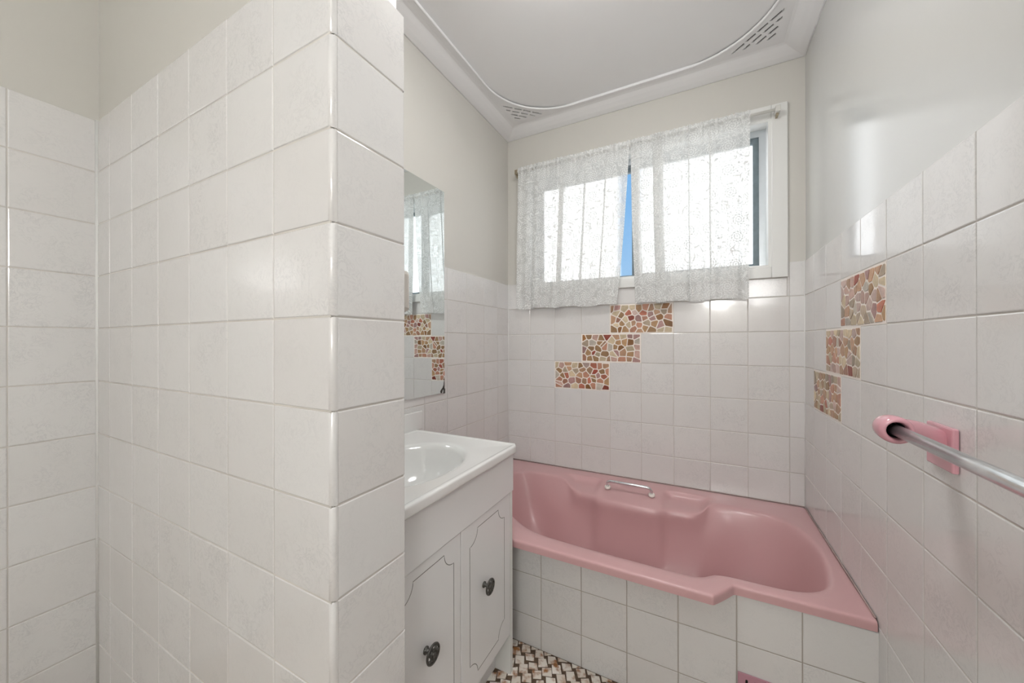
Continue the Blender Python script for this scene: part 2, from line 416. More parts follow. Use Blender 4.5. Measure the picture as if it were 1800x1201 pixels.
# rows on the back wall: the top row is cut around the window
tiles(wall_back, 'y', K_Y, -1, KX, [-.7215]+ROWS[4:10], skip_k)
for a, b in zip(KX[:-1], KX[1:]):
    if a > .30: parts = [(a, b, .343)]
    elif a < -.95: parts = [(a, -.951, .343), (-.951, b, WB)]
    elif b > .30: parts = [(a, .341, WB), (.341, b, .343)]
    else: parts = [(a, b, WB)]
    for a_, b_, t_ in parts: tiles(wall_back, 'y', K_Y, -1, [a_, b_], [.194, t_])
tiles(wall_right, 'x', R_X, -1, [q for q in RY if q > 1.19 or True], ROWS, lambda a, b, c, d: in_any(MOS_R)(a, b, c, d) or (a > 1.19 and d <= -.72))
AY = [K_Y, 1.804, 1.655, 1.492, 1.335, 1.18, 1.025, .87, .715, .56]
tiles(wall_alcove, 'x', A_X, 1, AY, ROWS, lambda a, b, c, d: d <= -.72)
NX = [L_X, -1.458, -1.304, -1.148, -.992, -.833, -.676, E_X]
tiles(wall_part, 'y', N_Y, -1, NX, ROWS_S, bull_last=True)
tiles(wall_part, 'x', E_X, 1, [N_Y+.0095, NB], ROWS_S, jit=.0008)
LY = [N_Y, .222, .068, -.086, -.24, -.394]
tiles(wall_left, 'x', L_X, 1, LY, ROWS_S)

# white sealant in the internal corners
for nm_, par_, x_, y_, r_, z_ in (('corner_seal', wall_left, L_X+.0005, N_Y-.0005, .0042, .645), ('corner_seal', wall_right, R_X-.0003, K_Y-.0003, .0022, .343), ('corner_seal', wall_alcove, A_X+.0003, K_Y-.0003, .0022, .343)):
    MB().tube([(x_, y_, FLR+.002), (x_, y_, 0), (x_, y_, z_)], r_, 10).build(nm_, M_TRIM, par_)

# ------------------------------------------------------------------ pebble mosaic panels
def clip_poly(poly, n, d):
    out = []
    for i in range(len(poly)):
        a, b = poly[i], poly[(i+1) % len(poly)]
        da = a[0]*n[0]+a[1]*n[1]-d; db = b[0]*n[0]+b[1]*n[1]-d
        if da <= 0: out.append(a)
        if da*db < 0:
            t = da/(da-db); out.append((a[0]+(b[0]-a[0])*t, a[1]+(b[1]-a[1])*t))
    return out
def voronoi_cells(x0, x1, y0, y1, nx, ny, gap, rng, jit=.42):
    pts = []
    for j in range(ny):
        for i in range(nx):
            sh = .5*(j % 2)-.25
            pts.append((x0+(x1-x0)*(i+.5+sh*.8+rng.uniform(-jit, jit))/nx, y0+(y1-y0)*(j+.5+rng.uniform(-jit, jit)*.8)/ny))
    pts = [(min(max(p[0], x0+.006), x1-.006), min(max(p[1], y0+.006), y1-.006)) for p in pts]
    cells = []
    for i, p in enumerate(pts):
        e = lambda: rng.uniform(0, .004)
        poly = [(x0+e(), y0+e()), (x1-e(), y0+e()), (x1-e(), y1-e()), (x0+e(), y1-e())]
        for k, q in enumerate(pts):
            if k == i: continue
            dx, dy = q[0]-p[0], q[1]-p[1]; L = math.hypot(dx, dy)
            if L > .12 or L < 1e-6: continue
            n = (dx/L, dy/L); mid = ((p[0]+q[0])/2, (p[1]+q[1])/2)
            poly = clip_poly(poly, n, mid[0]*n[0]+mid[1]*n[1]-gap/2)
            if len(poly) < 3: break
        if len(poly) >= 3:
            ar = abs(sum(poly[k][0]*poly[(k+1) % len(poly)][1]-poly[(k+1) % len(poly)][0]*poly[k][1] for k in range(len(poly))))/2
            if ar > .00006: cells.append(poly)
    return cells
def chamfer_corners(poly, rng):
    out = []
    for i in range(len(poly)):
        a, b, c = poly[i-1], poly[i], poly[(i+1) % len(poly)]
        la = math.hypot(a[0]-b[0], a[1]-b[1]); lc = math.hypot(c[0]-b[0], c[1]-b[1])
        t = rng.uniform(.0012, .0032)
        ta, tc_ = min(t/la, .4) if la > 1e-6 else 0, min(t/lc, .4) if lc > 1e-6 else 0
        out.append((b[0]+(a[0]-b[0])*ta, b[1]+(a[1]-b[1])*ta)); out.append((b[0]+(c[0]-b[0])*tc_, b[1]+(c[1]-b[1])*tc_))
    return out
def mosaic(wall, axis, plane, rect, nx, ny, seed, weights):
    rng = random.Random(seed); a, b, c, d = rect
    if axis == 'y': bedo = boxo('mosaic_panel', M_BEDGROUT, wall, a, b, plane+.0001, plane+P+.002, c, d)
    else: bedo = boxo('mosaic_panel', M_BEDGROUT, wall, plane+.0001, plane+P+.002, a, b, c, d)
    for poly in voronoi_cells(a+.003, b-.004, c+.004, d-.004, nx, ny, .0050, rng):
        poly = chamfer_corners(poly, rng)
        cx = sum(p[0] for p in poly)/len(poly); cy = sum(p[1] for p in poly)/len(poly)
        h = rng.uniform(.0009, .0017); n = len(poly); vs = []
        for ins, dep in ((1.0, .002), (1.0, -h*.6), (.955, -h)):
            for (px, py) in poly:
                q = (cx+(px-cx)*ins, cy+(py-cy)*ins)
                vs.append((q[0], plane+dep, q[1]) if axis == 'y' else (plane+dep, q[0], q[1]))
        fs = [tuple(range(2*n, 3*n))]+[(i*n+k, i*n+(k+1) % n, (i+1)*n+(k+1) % n, (i+1)*n+k) for i in range(2) for k in range(n)]
        me_mat = rng.choices(STONES, weights)[0]
        o = MB().add(vs, fs, False).build('stone', me_mat, bedo, origin=((cx, plane, cy) if axis == 'y' else (plane, cx, cy)))
W_K = [5, 4.5, 1.7, 1.0, 2.6, 1.4, 3.2, 1.3, 3.5, 1.6, 1.5, .6]
W_K2 = [5, 5, 1.2, .8, 2, 1.3, 4, 2, 3, 2.2, 1.5, .6]
W_R1 = [2, 1, 1.2, .6, 3, 3, 2, 2.5, 1.5, 0, 5, 4]
W_R2 = [5, 4, 1, .5, 1.5, .6, 4, 3, 2.5, .4, 1.5, 1]
for i, q in enumerate(MOS_K): mosaic(wall_back, 'y', K_Y, q, 9, 5, 20+i, W_K if i != 1 else W_K2)
for i, q in enumerate(MOS_R): mosaic(wall_right, 'x', R_X, q, 9, 5, 40+i, W_R1 if i == 0 else W_R2)

# ------------------------------------------------------------------ cornice, bead and corner vents
loop = [(xa, .519), (xa, yk), (xr, yk), (xr, REAR_Y), (L_X-P, REAR_Y), (L_X-P, N_Y+P), (E_X-P, N_Y+P), (E_X-P, .519)]
prof = [(0, CORN), (.006, CORN-.001), (.03, CORN+.006), (.055, CORN+.015), (.078, CORN+.0245), (.09, CORN+.027), (.118, CORN+.0275), (.118, CEI)]
def offset_loop(lp, d):
    out = []
    for i in range(len(lp)):
        a, b, c = Vector(lp[i-1]), Vector(lp[i]), Vector(lp[(i+1) % len(lp)])
        e1, e2 = (b-a).normalized(), (c-b).normalized()
        n1, n2 = Vector((e1.y, -e1.x)), Vector((e2.y, -e2.x))
        k = n1+n2; k = k*(1/(1+n1.dot(n2)))
        out.append(b+k*d)
    return out
rows = [[(p.x, p.y, z) for p in offset_loop(loop, d)] for d, z in prof]
trim = struct(MB().grid(rows, closed=True, smooth=False).build('trim_1', M_CORN), 'white plaster cornice running round the ceiling')
BD, RA = .118, .335
bx0, bx1, by = xa+BD, xr-BD, yk-BD
pts = [(bx0, .66), (bx0, 1.0), (bx0, by-RA)]
arcL = [(bx0+RA-RA*math.cos(k*PI/32), by-RA+RA*math.sin(k*PI/32)) for k in range(17)]
arcR = [(bx1-RA+RA*math.sin(k*PI/32), by-RA+RA*math.cos(k*PI/32)) for k in range(17)]
pts = [(bx0, .66), (bx0, 1.1)]+arcL+arcR+[(bx1, .8), (bx1, 0), (bx1, REAR_Y+.14)]
MB().tube([(x, y, CORN+.0265) for x, y in pts], .0052, 10).build('bead', M_CORN, trim)
ZP = CORN+.0268
def vent(arc, corner, bdir, adir, nm):
    bm = bmesh.new(); edges = []
    def ring(ps):
        vs = [bm.verts.new((x, y, 0)) for x, y in ps]
        for i in range(len(vs)): edges.append(bm.edges.new((vs[i], vs[(i+1) % len(vs)])))
    sx = 1 if corner[0] < -.3 else -1
    c0 = (corner[0]+sx*.085, corner[1]-.085)
    outline = list(arc)+([(arc[-1][0], c0[1]), c0, (c0[0], arc[0][1])] if sx > 0 else [(c0[0], arc[-1][1]), c0, (arc[0][0], c0[1])])
    ring(outline)
    C = (corner[0]+sx*.112, corner[1]-.112)
    sl = {.118: [(-.125, -.055), (-.045, -.004), (.006, .047), (.057, .125)], .092: [(-.085, -.058), (-.048, -.008), (.002, .042), (.052, .082)],
          .066: [(-.047, -.009), (.001, .043)], .042: [(-.02, .014)]}
    for bb, lst in sl.items():
        for a0, a1 in lst:
            hw = .0045
            ring([(C[0]+adir[0]*aa+bdir[0]*q, C[1]+adir[1]*aa+bdir[1]*q) for aa, q in ((a0, bb-hw), (a1-.004, bb-hw), (a1, bb+hw), (a0-.004, bb+hw))])
    bmesh.ops.triangle_fill(bm, edges=edges, use_beauty=True, use_dissolve=False)
    ret = bmesh.ops.extrude_face_region(bm, geom=bm.faces[:])
    for g in ret['geom']:
        if isinstance(g, bmesh.types.BMVert): g.co.z += .005
    mb = MB(); bm.verts.index_update()
    mb.add([(q.co.x, q.co.y, q.co.z+ZP) for q in bm.verts], [[q.index for q in fc.verts] for fc in bm.faces]); bm.free()
    o = mb.build(nm, M_CORN, trim, recalc=True); o['label'] = 'fretwork corner vent with diagonal slots'
    # black block painting the shade above the slots
    mv = MB(); cc = [(C[0]+adir[0]*aa+bdir[0]*q, C[1]+adir[1]*aa+bdir[1]*q) for aa, q in ((-.11, .126), (.11, .126), (.015, .034), (-.015, .034))]
    mv.add([(x, y, ZP+.006) for x, y in cc]+[(x, y, CEI-.001) for x, y in cc], [(0, 1, 2, 3), (7, 6, 5, 4), (0, 4, 5, 1), (1, 5, 6, 2), (2, 6, 7, 3), (3, 7, 4, 0)])
    mv.build('vent_shade_block', M_BLACK, o)
q = math.sqrt(.5)
vent(arcL, (xa, yk), (q, -q), (q, q), 'corner_vent')
vent(arcR, (xr, yk), (-q, -q), (-q, q), 'corner_vent')

# ------------------------------------------------------------------ window
win = struct(empty('window_1', (WX0+WX1)/2, K_Y, WB), 'wide sliding window with white architrave and aluminium sashes')
AO = .058; ya = K_Y-.013
boxo('architrave', M_TRIM, win, WX1, WX1+AO, ya, yk, WB, WZ1+AO, b=.003)
boxo('architrave', M_TRIM, win, WX0-AO, WX0, ya, yk, WB, WZ1+AO, b=.003)
boxo('architrave', M_TRIM, win, WX0, WX1, ya, yk, WZ1, WZ1+AO, b=.003)
boxo('architrave', M_TRIM, win, WX0, WX1, ya, yk, WB, WZ0, b=.003)
yf0, yf1 = yk+.045, yk+.105
mb = MB().box(WX0-.001, WX0+.012, ya+.003, yk+.11, WZ0-.001, WZ1+.001).box(WX1-.012, WX1+.001, ya+.003, yk+.11, WZ0-.001, WZ1+.001).box(WX0+.012, WX1-.012, ya+.003, yk+.11, WZ1-.012, WZ1+.001).box(WX0+.012, WX1-.012, ya+.003, yk+.11, WZ0-.001, WZ0+.008)
mb.build('reveal', M_TRIM, win)
fx0, fx1, fz0, fz1 = WX0+.012, WX1-.012, WZ0+.008, WZ1-.012
FWD = .026
mb = MB().box(fx0, fx0+FWD, yf0, yf1, fz0, fz1).box(fx1-FWD, fx1, yf0, yf1, fz0, fz1).box(fx0+FWD, fx1-FWD, yf0, yf1, fz1-.030, fz1).box(fx0+FWD, fx1-FWD, yf0, yf1, fz0, fz0+.012)
mb.build('frame', M_ALU, win)
gx0, gx1, gz0, gz1 = fx0+FWD, fx1-FWD, fz0+.012, fz1-.030
XM = -.300
def sash(x0, x1, y, pane_mat, lab):
    st, rl = .022, .024
    mb = MB().box(x0, x0+st, y, y+.02, gz0, gz1).box(x1-st, x1, y, y+.02, gz0, gz1).box(x0+st, x1-st, y, y+.02, gz1-rl, gz1).box(x0+st, x1-st, y, y+.02, gz0, gz0+.010)
    o = mb.build('sash', M_SASH, win); o['label'] = lab
    boxo('pane', pane_mat, o, x0+st, x1-st, y+.009, y+.012, gz0+.010, gz1-rl)
sash(gx0, XM+.004, yf0+.034, M_GLASS, 'clear sliding sash')
sash(XM-.004, gx1, yf0+.008, M_OBS, 'pale obscure glass sash')

# ------------------------------------------------------------------ curtain rod and lace curtains
RODZ, RODY = .992, 1.893
rod = tag(empty('curtain_rod', -.31, RODY, RODZ-.02), 'thin white rod across the window top with brass end brackets', 'curtain rod')
MB().tube([(-.948, RODY, RODZ), (-.6, RODY, RODZ), (-.3, RODY, RODZ-.001), (0, RODY, RODZ), (.296, RODY, RODZ)], .0065, 12).build('rod', M_ROD, rod)
for x in (-.953, .297):
    mb = MB().box(x-.004, x+.014, RODY-.011, ya, RODZ-.012, RODZ+.014, b=.002)
    o = mb.build('bracket', M_ROD if x > 0 else M_BRASS, rod)
    boxo('hook', M_BRASS, o, x, x+.008, RODY+.004, ya+.001, RODZ-.024, RODZ-.012)
def curtain(path, edge_fn, wob, seed, label):
    """path: (fraction along width, y offset) polyline with folds; edge_fn(z) -> (xl, xr)"""
    rng = random.Random(seed)
    N = 260; seg = [0.0]
    for a, b in zip(path[:-1], path[1:]): seg.append(seg[-1]+math.hypot(b[0]-a[0], (b[1]-a[1])*1.6))
    tot = seg[-1]
    def at(s):
        s *= tot
        for i in range(len(path)-1):
            if s <= seg[i+1] or i == len(path)-2:
                t = (s-seg[i])/max(1e-9, seg[i+1]-seg[i]); a, b = path[i], path[i+1]
                return a[0]+(b[0]-a[0])*t, a[1]+(b[1]-a[1])*t
    base = [at(i/N) for i in range(N+1)]
    for _ in range(2): base = [base[0]]+[((base[i-1][0]+2*base[i][0]+base[i+1][0])/4, (base[i-1][1]+2*base[i][1]+base[i+1][1])/4) for i in range(1, N)]+[base[-1]]
    zs = [1.016, 1.010, 1.004, 1.000, .996, .990, .984, .975, .96, .94, .91]+[.91-.72*k/44 for k in range(1, 45)]
    waves = [(rng.uniform(5, 9), rng.uniform(0, 6.3), .0035), (rng.uniform(11, 17), rng.uniform(0, 6.3), .0025)]
    gath = [(rng.uniform(24, 32), rng.uniform(0, 6.3)), (rng.uniform(40, 55), rng.uniform(0, 6.3))]
    verts = []; uvs = []
    for z in zs:
        xl, xr_ = edge_fn(z); down = min(1, max(0, (.99-z)/.6)); top = max(0, 1-(1.016-z)/.12)
        for i, (fx, fy) in enumerate(base):
            s = i/N
            x = xl+(xr_-xl)*fx
            y = fy*(.45+.55*down)
            for fq, ph, am in waves: y += am*math.sin(2*PI*fq*s+ph+.6*(1-z))*(.4+.9*down)
            for fq, ph in gath: y += .0022*top*math.sin(2*PI*fq*s+ph)
            if z > .984: x += 0; bulge = .009*math.cos((z-RODZ)/.013*PI/2) if abs(z-RODZ) < .013 else 0.0
            else: bulge = 0
            yy = 1.889+y-bulge
            dz = 0.004*math.sin(2*PI*3*s+seed)*down + (.0022*math.sin(2*PI*37*s+seed)+.0018*math.sin(2*PI*61*s) if z > 1.003 else 0)
            verts.append((x, min(yy, 1.911), z+dz)); uvs.append((s*tot*wob, z))
    m_ = N+1; fs = [(a*m_+k, a*m_+k+1, (a+1)*m_+k+1, (a+1)*m_+k) for a in range(len(zs)-1) for k in range(N)]
    mb = MB(); mb.add(verts, fs, True)
    o = mb.build('lace_curtain', M_LACE, None, recalc=False, merge=False)
    ul = o.data.uv_layers.new(name='UVMap')
    for lp in o.data.loops: ul.data[lp.index].uv = uvs[lp.vertex_index]
    return tag(o, label, 'curtain', 'lace window curtains')
def fold(x, wdt, y=.012): return [(x+wdt*.5, y*.2), (x+wdt*.62, y*.6), (x-wdt*.4, y), (x-wdt*.5, -y*.2)]
# path fractions are in metres across a 0.64 m (left) and 0.50 m (right) panel; converted to fractions below
def mk(path, wd): return [(a/wd, b) for a, b in path]
pl = [(0, 0), (.03, .004), (.062, -.005), (.085, .004), (.10, .006)]+fold(.115, .024, .010)+[(.16, -.006), (.20, .006), (.245, -.006)]+fold(.272, .026, .012)+[(.32, -.006), (.35, .006), (.39, -.004)]+fold(.408, .010, .010)+[(.45, .006), (.50, -.006)]+fold(.52, .008, .010)+[(.55, .005), (.585, -.004), (.61, .004), (.634, 0)]
def lin(z, pts):
    for (z0, x0), (z1, x1) in zip(pts[:-1], pts[1:]):
        if z >= z1: return x0+(x1-x0)*max(0, (z0-z))/(z0-z1)
    return pts[-1][1]
curtain(mk(pl, .634), lambda z: (lin(z, [(1.02, -.935), (.6, -.943), (.19, -.948)]), lin(z, [(1.02, -.310), (.93, -.312), (.6, -.334), (.32, -.357), (.19, -.374)])), .634, 3, 'left white floral lace curtain panel with a slanting inner edge')
pr = [(.044, .006), (.012, .007), (.0, .002), (.004, -.004), (.05, -.006), (.075, .004), (.10, -.002)]+fold(.126, .044, .012)+[(.17, -.006), (.21, .004), (.245, -.005)]+fold(.262, .007, .010)+[(.30, .004), (.335, -.006)]+fold(.350, .008, .010)+[(.40, .005), (.44, -.004), (.48, .004), (.503, -.002)]
curtain(mk(pr, .503), lambda z: (lin(z, [(1.02, -.306), (.6, -.300), (.19, -.284)]), lin(z, [(1.02, .203), (.19, .196)])), .503, 5, 'right white floral lace curtain panel with a straight inner edge')

# ------------------------------------------------------------------ bath
def bath():
    root = tag(empty('bathtub', -.31, 1.56, FLR), 'pink enamel bathtub with stepped front rim and chrome grip handle', 'bathtub')
    XL, XR, YB = A_X+.001, R_X-.001, K_Y-.001
    Z = BATH_Z
    # stations anticlockwise from front-left: outer(x,y), edge(x,y), floor(x,y), kind
    st = []
    def add(o, e, fl, k=0.0): st.append((o, e, fl, k))
    fy = 1.143                                       # wide front part
    add((XL, fy), (-.80, 1.42), (-.62, 1.50)); add((-.90, fy), (-.735, 1.34), (-.60, 1.45)); add((-.78, fy), (-.66, 1.272), (-.55, 1.41)); add((-.68, fy), (-.60, 1.232), (-.48, 1.39))
    add((-.56, fy), (-.525, 1.214), (-.42, 1.38)); add((-.42, fy), (-.41, 1.206), (-.36, 1.375)); add((-.30, fy), (-.30, 1.203), (-.28, 1.375)); add((-.18, fy), (-.18, 1.203), (-.16, 1.375))
    add((-.09, fy), (-.10, 1.203), (-.09, 1.375)); add((-.02, fy), (-.045, 1.204), (-.04, 1.375)); add((.018, fy), (-.016, 1.206), (-.01, 1.375)); add((.033, fy), (0, 1.211), (0, 1.375)); add((.0365, fy+.0025), (.012, 1.217), (.012, 1.376))
    add((.050, 1.163), (.026, 1.230), (.025, 1.378)); add((.070, 1.190), (.043, 1.247), (.038, 1.38)); add((.0865, 1.2165), (.060, 1.256), (.05, 1.383)); add((.091, 1.221), (.078, 1.260), (.065, 1.385)); add((.13, 1.222), (.13, 1.262), (.09, 1.385))
    add((.20, 1.223), (.19, 1.263), (.13, 1.375)); add((.28, 1.224), (.245, 1.270), (.165, 1.385)); add((.34, 1.225), (.295, 1.294), (.19, 1.40)); add((XR-.022, 1.226), (.322, 1.322), (.205, 1.42)); add((XR-.002, 1.226), (.332, 1.338), (.21, 1.43)); add((XR, 1.2285), (.336, 1.346), (.212, 1.433)); add((XR, 1.25), (.341, 1.36), (.214, 1.44))
    add((XR, 1.36), (.352, 1.40), (.22, 1.46)); add((XR, 1.48), (.366, 1.48), (.222, 1.51)); add((XR, 1.60), (.368, 1.58), (.215, 1.555)); add((XR, 1.72), (.350, 1.67), (.20, 1.59)); add((XR, 1.85), (.318, 1.735), (.17, 1.615))
    add((XR, YB-.02), (.30, 1.758), (.15, 1.622)); add((XR, YB), (.285, 1.77), (.13, 1.63)); add((XR-.02, YB), (.268, 1.78), (.12, 1.632)); add((.30, YB), (.23, 1.793), (.09, 1.635)); add((.22, YB), (.16, 1.798), (.05, 1.638)); add((.13, YB), (.09, 1.798), (.02, 1.64)); add((.06, YB), (.045, 1.795), (0, 1.64))
    add((.035, YB), (.030, 1.780), (-.01, 1.64), .35); add((.018, YB), (.010, 1.750), (-.025, 1.64), .9); add((-.005, YB), (-.015, 1.732), (-.04, 1.64), 1); add((-.05, YB), (-.05, 1.729), (-.07, 1.64), 1); add((-.10, YB), (-.10, 1.727), (-.11, 1.64), 1)
    add((-.128, YB), (-.128, 1.722), (-.13, 1.64), 1); add((-.145, YB), (-.148, 1.706), (-.15, 1.64), 2); add((-.175, YB), (-.175, 1.698), (-.175, 1.64), 2.2); add((-.25, YB), (-.25, 1.694), (-.25, 1.64), 2.2); add((-.34, YB), (-.34, 1.694), (-.34, 1.64), 2.2)
    add((-.41, YB), (-.41, 1.698), (-.41, 1.64), 2.2); add((-.438, YB), (-.436, 1.706), (-.43, 1.64), 2); add((-.455, YB), (-.455, 1.722), (-.45, 1.64), 1); add((-.485, YB), (-.485, 1.728), (-.47, 1.64), 1); add((-.53, YB), (-.53, 1.732), (-.51, 1.64), 1)
    add((-.565, YB), (-.558, 1.742), (-.53, 1.64), 1); add((-.592, YB), (-.580, 1.764), (-.55, 1.64), .9); add((-.612, YB), (-.602, 1.785), (-.56, 1.64), .35); add((-.65, YB), (-.640, 1.796), (-.58, 1.64))
    add((-.74, YB), (-.72, 1.798), (-.60, 1.638)); add((-.84, YB), (-.80, 1.794), (-.63, 1.632)); add((-.95, YB), (-.87, 1.775), (-.65, 1.62)); add((XL, YB), (-.915, 1.725), (-.66, 1.60)); add((XL, 1.75), (-.93, 1.65), (-.665, 1.58)); add((XL, 1.58), (-.915, 1.57), (-.66, 1.56)); add((XL, 1.40), (-.87, 1.48), (-.65, 1.53)); add((XL, 1.25), (-.84, 1.44), (-.64, 1.515))
    rows = [[] for _ in range(17)]
    for (o, e, fl, k) in st:
        o, e, fl = Vector(o), Vector(e), Vector(fl); d = e-o; L = d.length; dn = d/L if L > 0 else d
        hz = 0
        ze = Z
        if k >= .3:
            kk = min(k, 1); ze = Z-(.031 if k <= 1 else .028)*kk
        rows[0].append((o.x, o.y, LIP_Z)); rows[1].append((o.x, o.y, Z-.0085))
        q = o+dn*.0022; rows[2].append((q.x, q.y, Z-.0026)); q = o+dn*.0085; rows[3].append((q.x, q.y, Z))
        if k < .3:
            fr = (.35, .6, .75, .86)
            for j, t in enumerate(fr):
                qq = o+d*t; rows[4+j].append((qq.x, qq.y, Z+(.0012 if j == 1 else 0)))
        elif k <= 1:                                    # recessed soap ledge
            for j, (yy_, zz) in enumerate(((1.866, Z), (1.858, Z-.002*k), (1.848, Z-.029*k), (1.800, Z-.031*k))):
                qq = o+(e-o)*((yy_-o.y)/(e.y-o.y)); rows[4+j].append((qq.x, qq.y, zz))
        else:                                           # sloping pad carrying the handle
            for j, (yy_, zz) in enumerate(((1.872, Z), (1.858, Z-.001), (1.82, Z-.010), (1.76, Z-.020))):
                qq = o+(e-o)*((yy_-o.y)/(e.y-o.y)); rows[4+j].append((qq.x, qq.y, zz))
        rows[8].append((e.x, e.y, ze-.0015))
        n = (fl-e).normalized(); dist = (fl-e).length
        stp = 1.0 if e.y > 1.3 else (2.4 if o.y < 1.2 else 1.2)      # the front wall turns in quickly behind the tiled panel
        for j, (dd, dz) in enumerate(((.009, -.009), (.018, -.03))):
            qq = e+n*dd*stp; rows[9+j].append((qq.x, qq.y, ze+dz))
        back = o.y > YB-.001 and -.82 < e.x < .24
        if back:                                        # one even wall below the ledges
            ss = lambda t: max(0, min(1, t))**2*(3-2*max(0, min(1, t)))
            wt = ss((e.x+.02)/.25)+ss((-.60-e.x)/.22)
            gen = [(e+n*(.016+dist*g_), z_) for g_, z_ in ((.18, -.84), (.36, -.945), (.58, -1.005))]
            for j, (yy_, off_, zz) in enumerate(((1.722, .010, -.815), (1.695, .022, -.925), (1.660, .045, -.995))):
                y_ = min(yy_, e.y-off_); g_, gz = gen[j]
                x_ = e.x+(fl.x-e.x)*(.2+.2*j)
                rows[11+j].append((x_+(g_.x-x_)*wt, y_+(g_.y-y_)*wt, zz+(gz-zz)*wt))
            rows[14].append((fl.x, 1.60+(fl.y-1.60)*wt, -1.037))
            c = Vector((max(-.5, min(.08, fl.x)), 1.495)); rows[15].append(((fl.x+c.x)/2, 1.55+((fl.y+1.495)/2-1.55)*wt, -1.045)); rows[16].append((c.x, c.y, -1.048))
            continue
        qq = e+n*(.016+dist*.18); rows[11].append((qq.x, qq.y, -.84))
        qq = e+n*(.016+dist*.36); rows[12].append((qq.x, qq.y, -.945))
        qq = e+n*(.016+dist*.58); rows[13].append((qq.x, qq.y, -1.005))
        rows[14].append((fl.x, fl.y, -1.038))
        c = Vector((max(-.5, min(.08, fl.x)), 1.495)); qq = fl+(c-fl)*.5; rows[15].append((qq.x, qq.y, -1.045)); rows[16].append((c.x, c.y, -1.048))
    mb = MB().grid(rows, closed=True, smooth=True)
    o = mb.build('tub_shell', M_PINK, root, recalc=True, merge=True, origin=(-.31, 1.56, FLR))
    sb = o.modifiers.new('smooth', 'SUBSURF'); sb.levels = 2; sb.render_levels = 2
    # handle
    h = MB(); ca, cb = Vector((-.398, 1.782, -.712)), Vector((-.196, 1.782, -.712))
    up = Vector((0, -.012, .034)); a2, b2 = ca+up, cb+up
    path = [ca-up*.3, ca+up*.55, ca+up*.85+Vector((.006, 0, 0)), a2+Vector((.018, 0, 0)), a2+(b2-a2)*.5, b2-Vector((.018, 0, 0)), cb+up*.85-Vector((.006, 0, 0)), cb+up*.55, cb-up*.3]
    hd = h.tube(path, .0068, 14).build('grip_handle', M_CHROME, root); hd['label'] = 'chrome grip handle'
    for c in (ca, cb):
        MB().lathe([(.001, .005), (.011, .005), (.0145, .001), (.0145, -.004)], c+up*.02, up, 24).build('washer', M_BEDGROUT, hd)
    # old silicone along the wall
    MB().tube([(XL, YB-.002, Z+.001), (-.3, YB-.002, Z+.001), (XR-.002, YB-.002, Z+.001), (XR-.002, 1.24, Z+.001)], .0022, 6).build('silicone_seam', M_SILI, root)
    return root
bath()
# tiled bath front
BFY = 1.2285
wall_bath = struct(MB().box(A_X, R_X, BFY+P, BFY+.012, FLR, -.745).build('wall_bath', M_PAINT), 'white tiled front panel below the pink bath')
boxo('grout_bed', M_GROUT_D, wall_bath, A_X, R_X, BFY+G, BFY+P+.001, FLR, -.737)
BX = [A_X+.001, -.98, -.826, -.672, -.519, -.367, -.213, -.059, .096, .248, R_X]
GR = (.098, .2455, -1.021, -.955)
tiles(wall_bath, 'y', BFY, -1, BX, [FLR, -1.028, -.873, -.7345], gap=.0019, gv=.0019)
# pink vent grille fixed to the bath front
vg = tag(empty('vent_grille', (GR[0]+GR[1])/2, BFY, GR[2]), 'pink slotted vent grille on the tiled bath front', 'vent')
bm = bmesh.new(); edges = []
def ring(ps):
    vs = [bm.verts.new((x, 0, z)) for x, z in ps]
    for i in range(len(vs)): edges.append(bm.edges.new((vs[i], vs[(i+1) % len(vs)])))
ring([(GR[0], GR[2]), (GR[1], GR[2]), (GR[1], GR[3]), (GR[0], GR[3])])
for k in range(6):
    cx = GR[0]+.0215+k*.021; rr = .0032
    ring([(cx-rr, -1.005), (cx+rr, -1.005), (cx+rr, -.972), (cx+rr*.6, -.969), (cx-rr*.6, -.969), (cx-rr, -.972)])
bmesh.ops.triangle_fill(bm, edges=edges, use_beauty=True, use_dissolve=False)
ret = bmesh.ops.extrude_face_region(bm, geom=bm.faces[:])
for g in ret['geom']:
    if isinstance(g, bmesh.types.BMVert): g.co.y += .004
bm.verts.index_update(); mb = MB().add([(v.co.x, v.co.y+BFY-.0055, v.co.z) for v in bm.verts], [[v.index for v in fc.verts] for fc in bm.faces]); bm.free()
mb.build('face_plate', M_PINKV, vg)
boxo('slot_shade_backing', M_BLACK, vg, GR[0]+.004, GR[1]-.004, BFY-.0014, BFY-.0004, GR[2]+.004, GR[3]-.004)  # black sheet painting the shade behind the slots

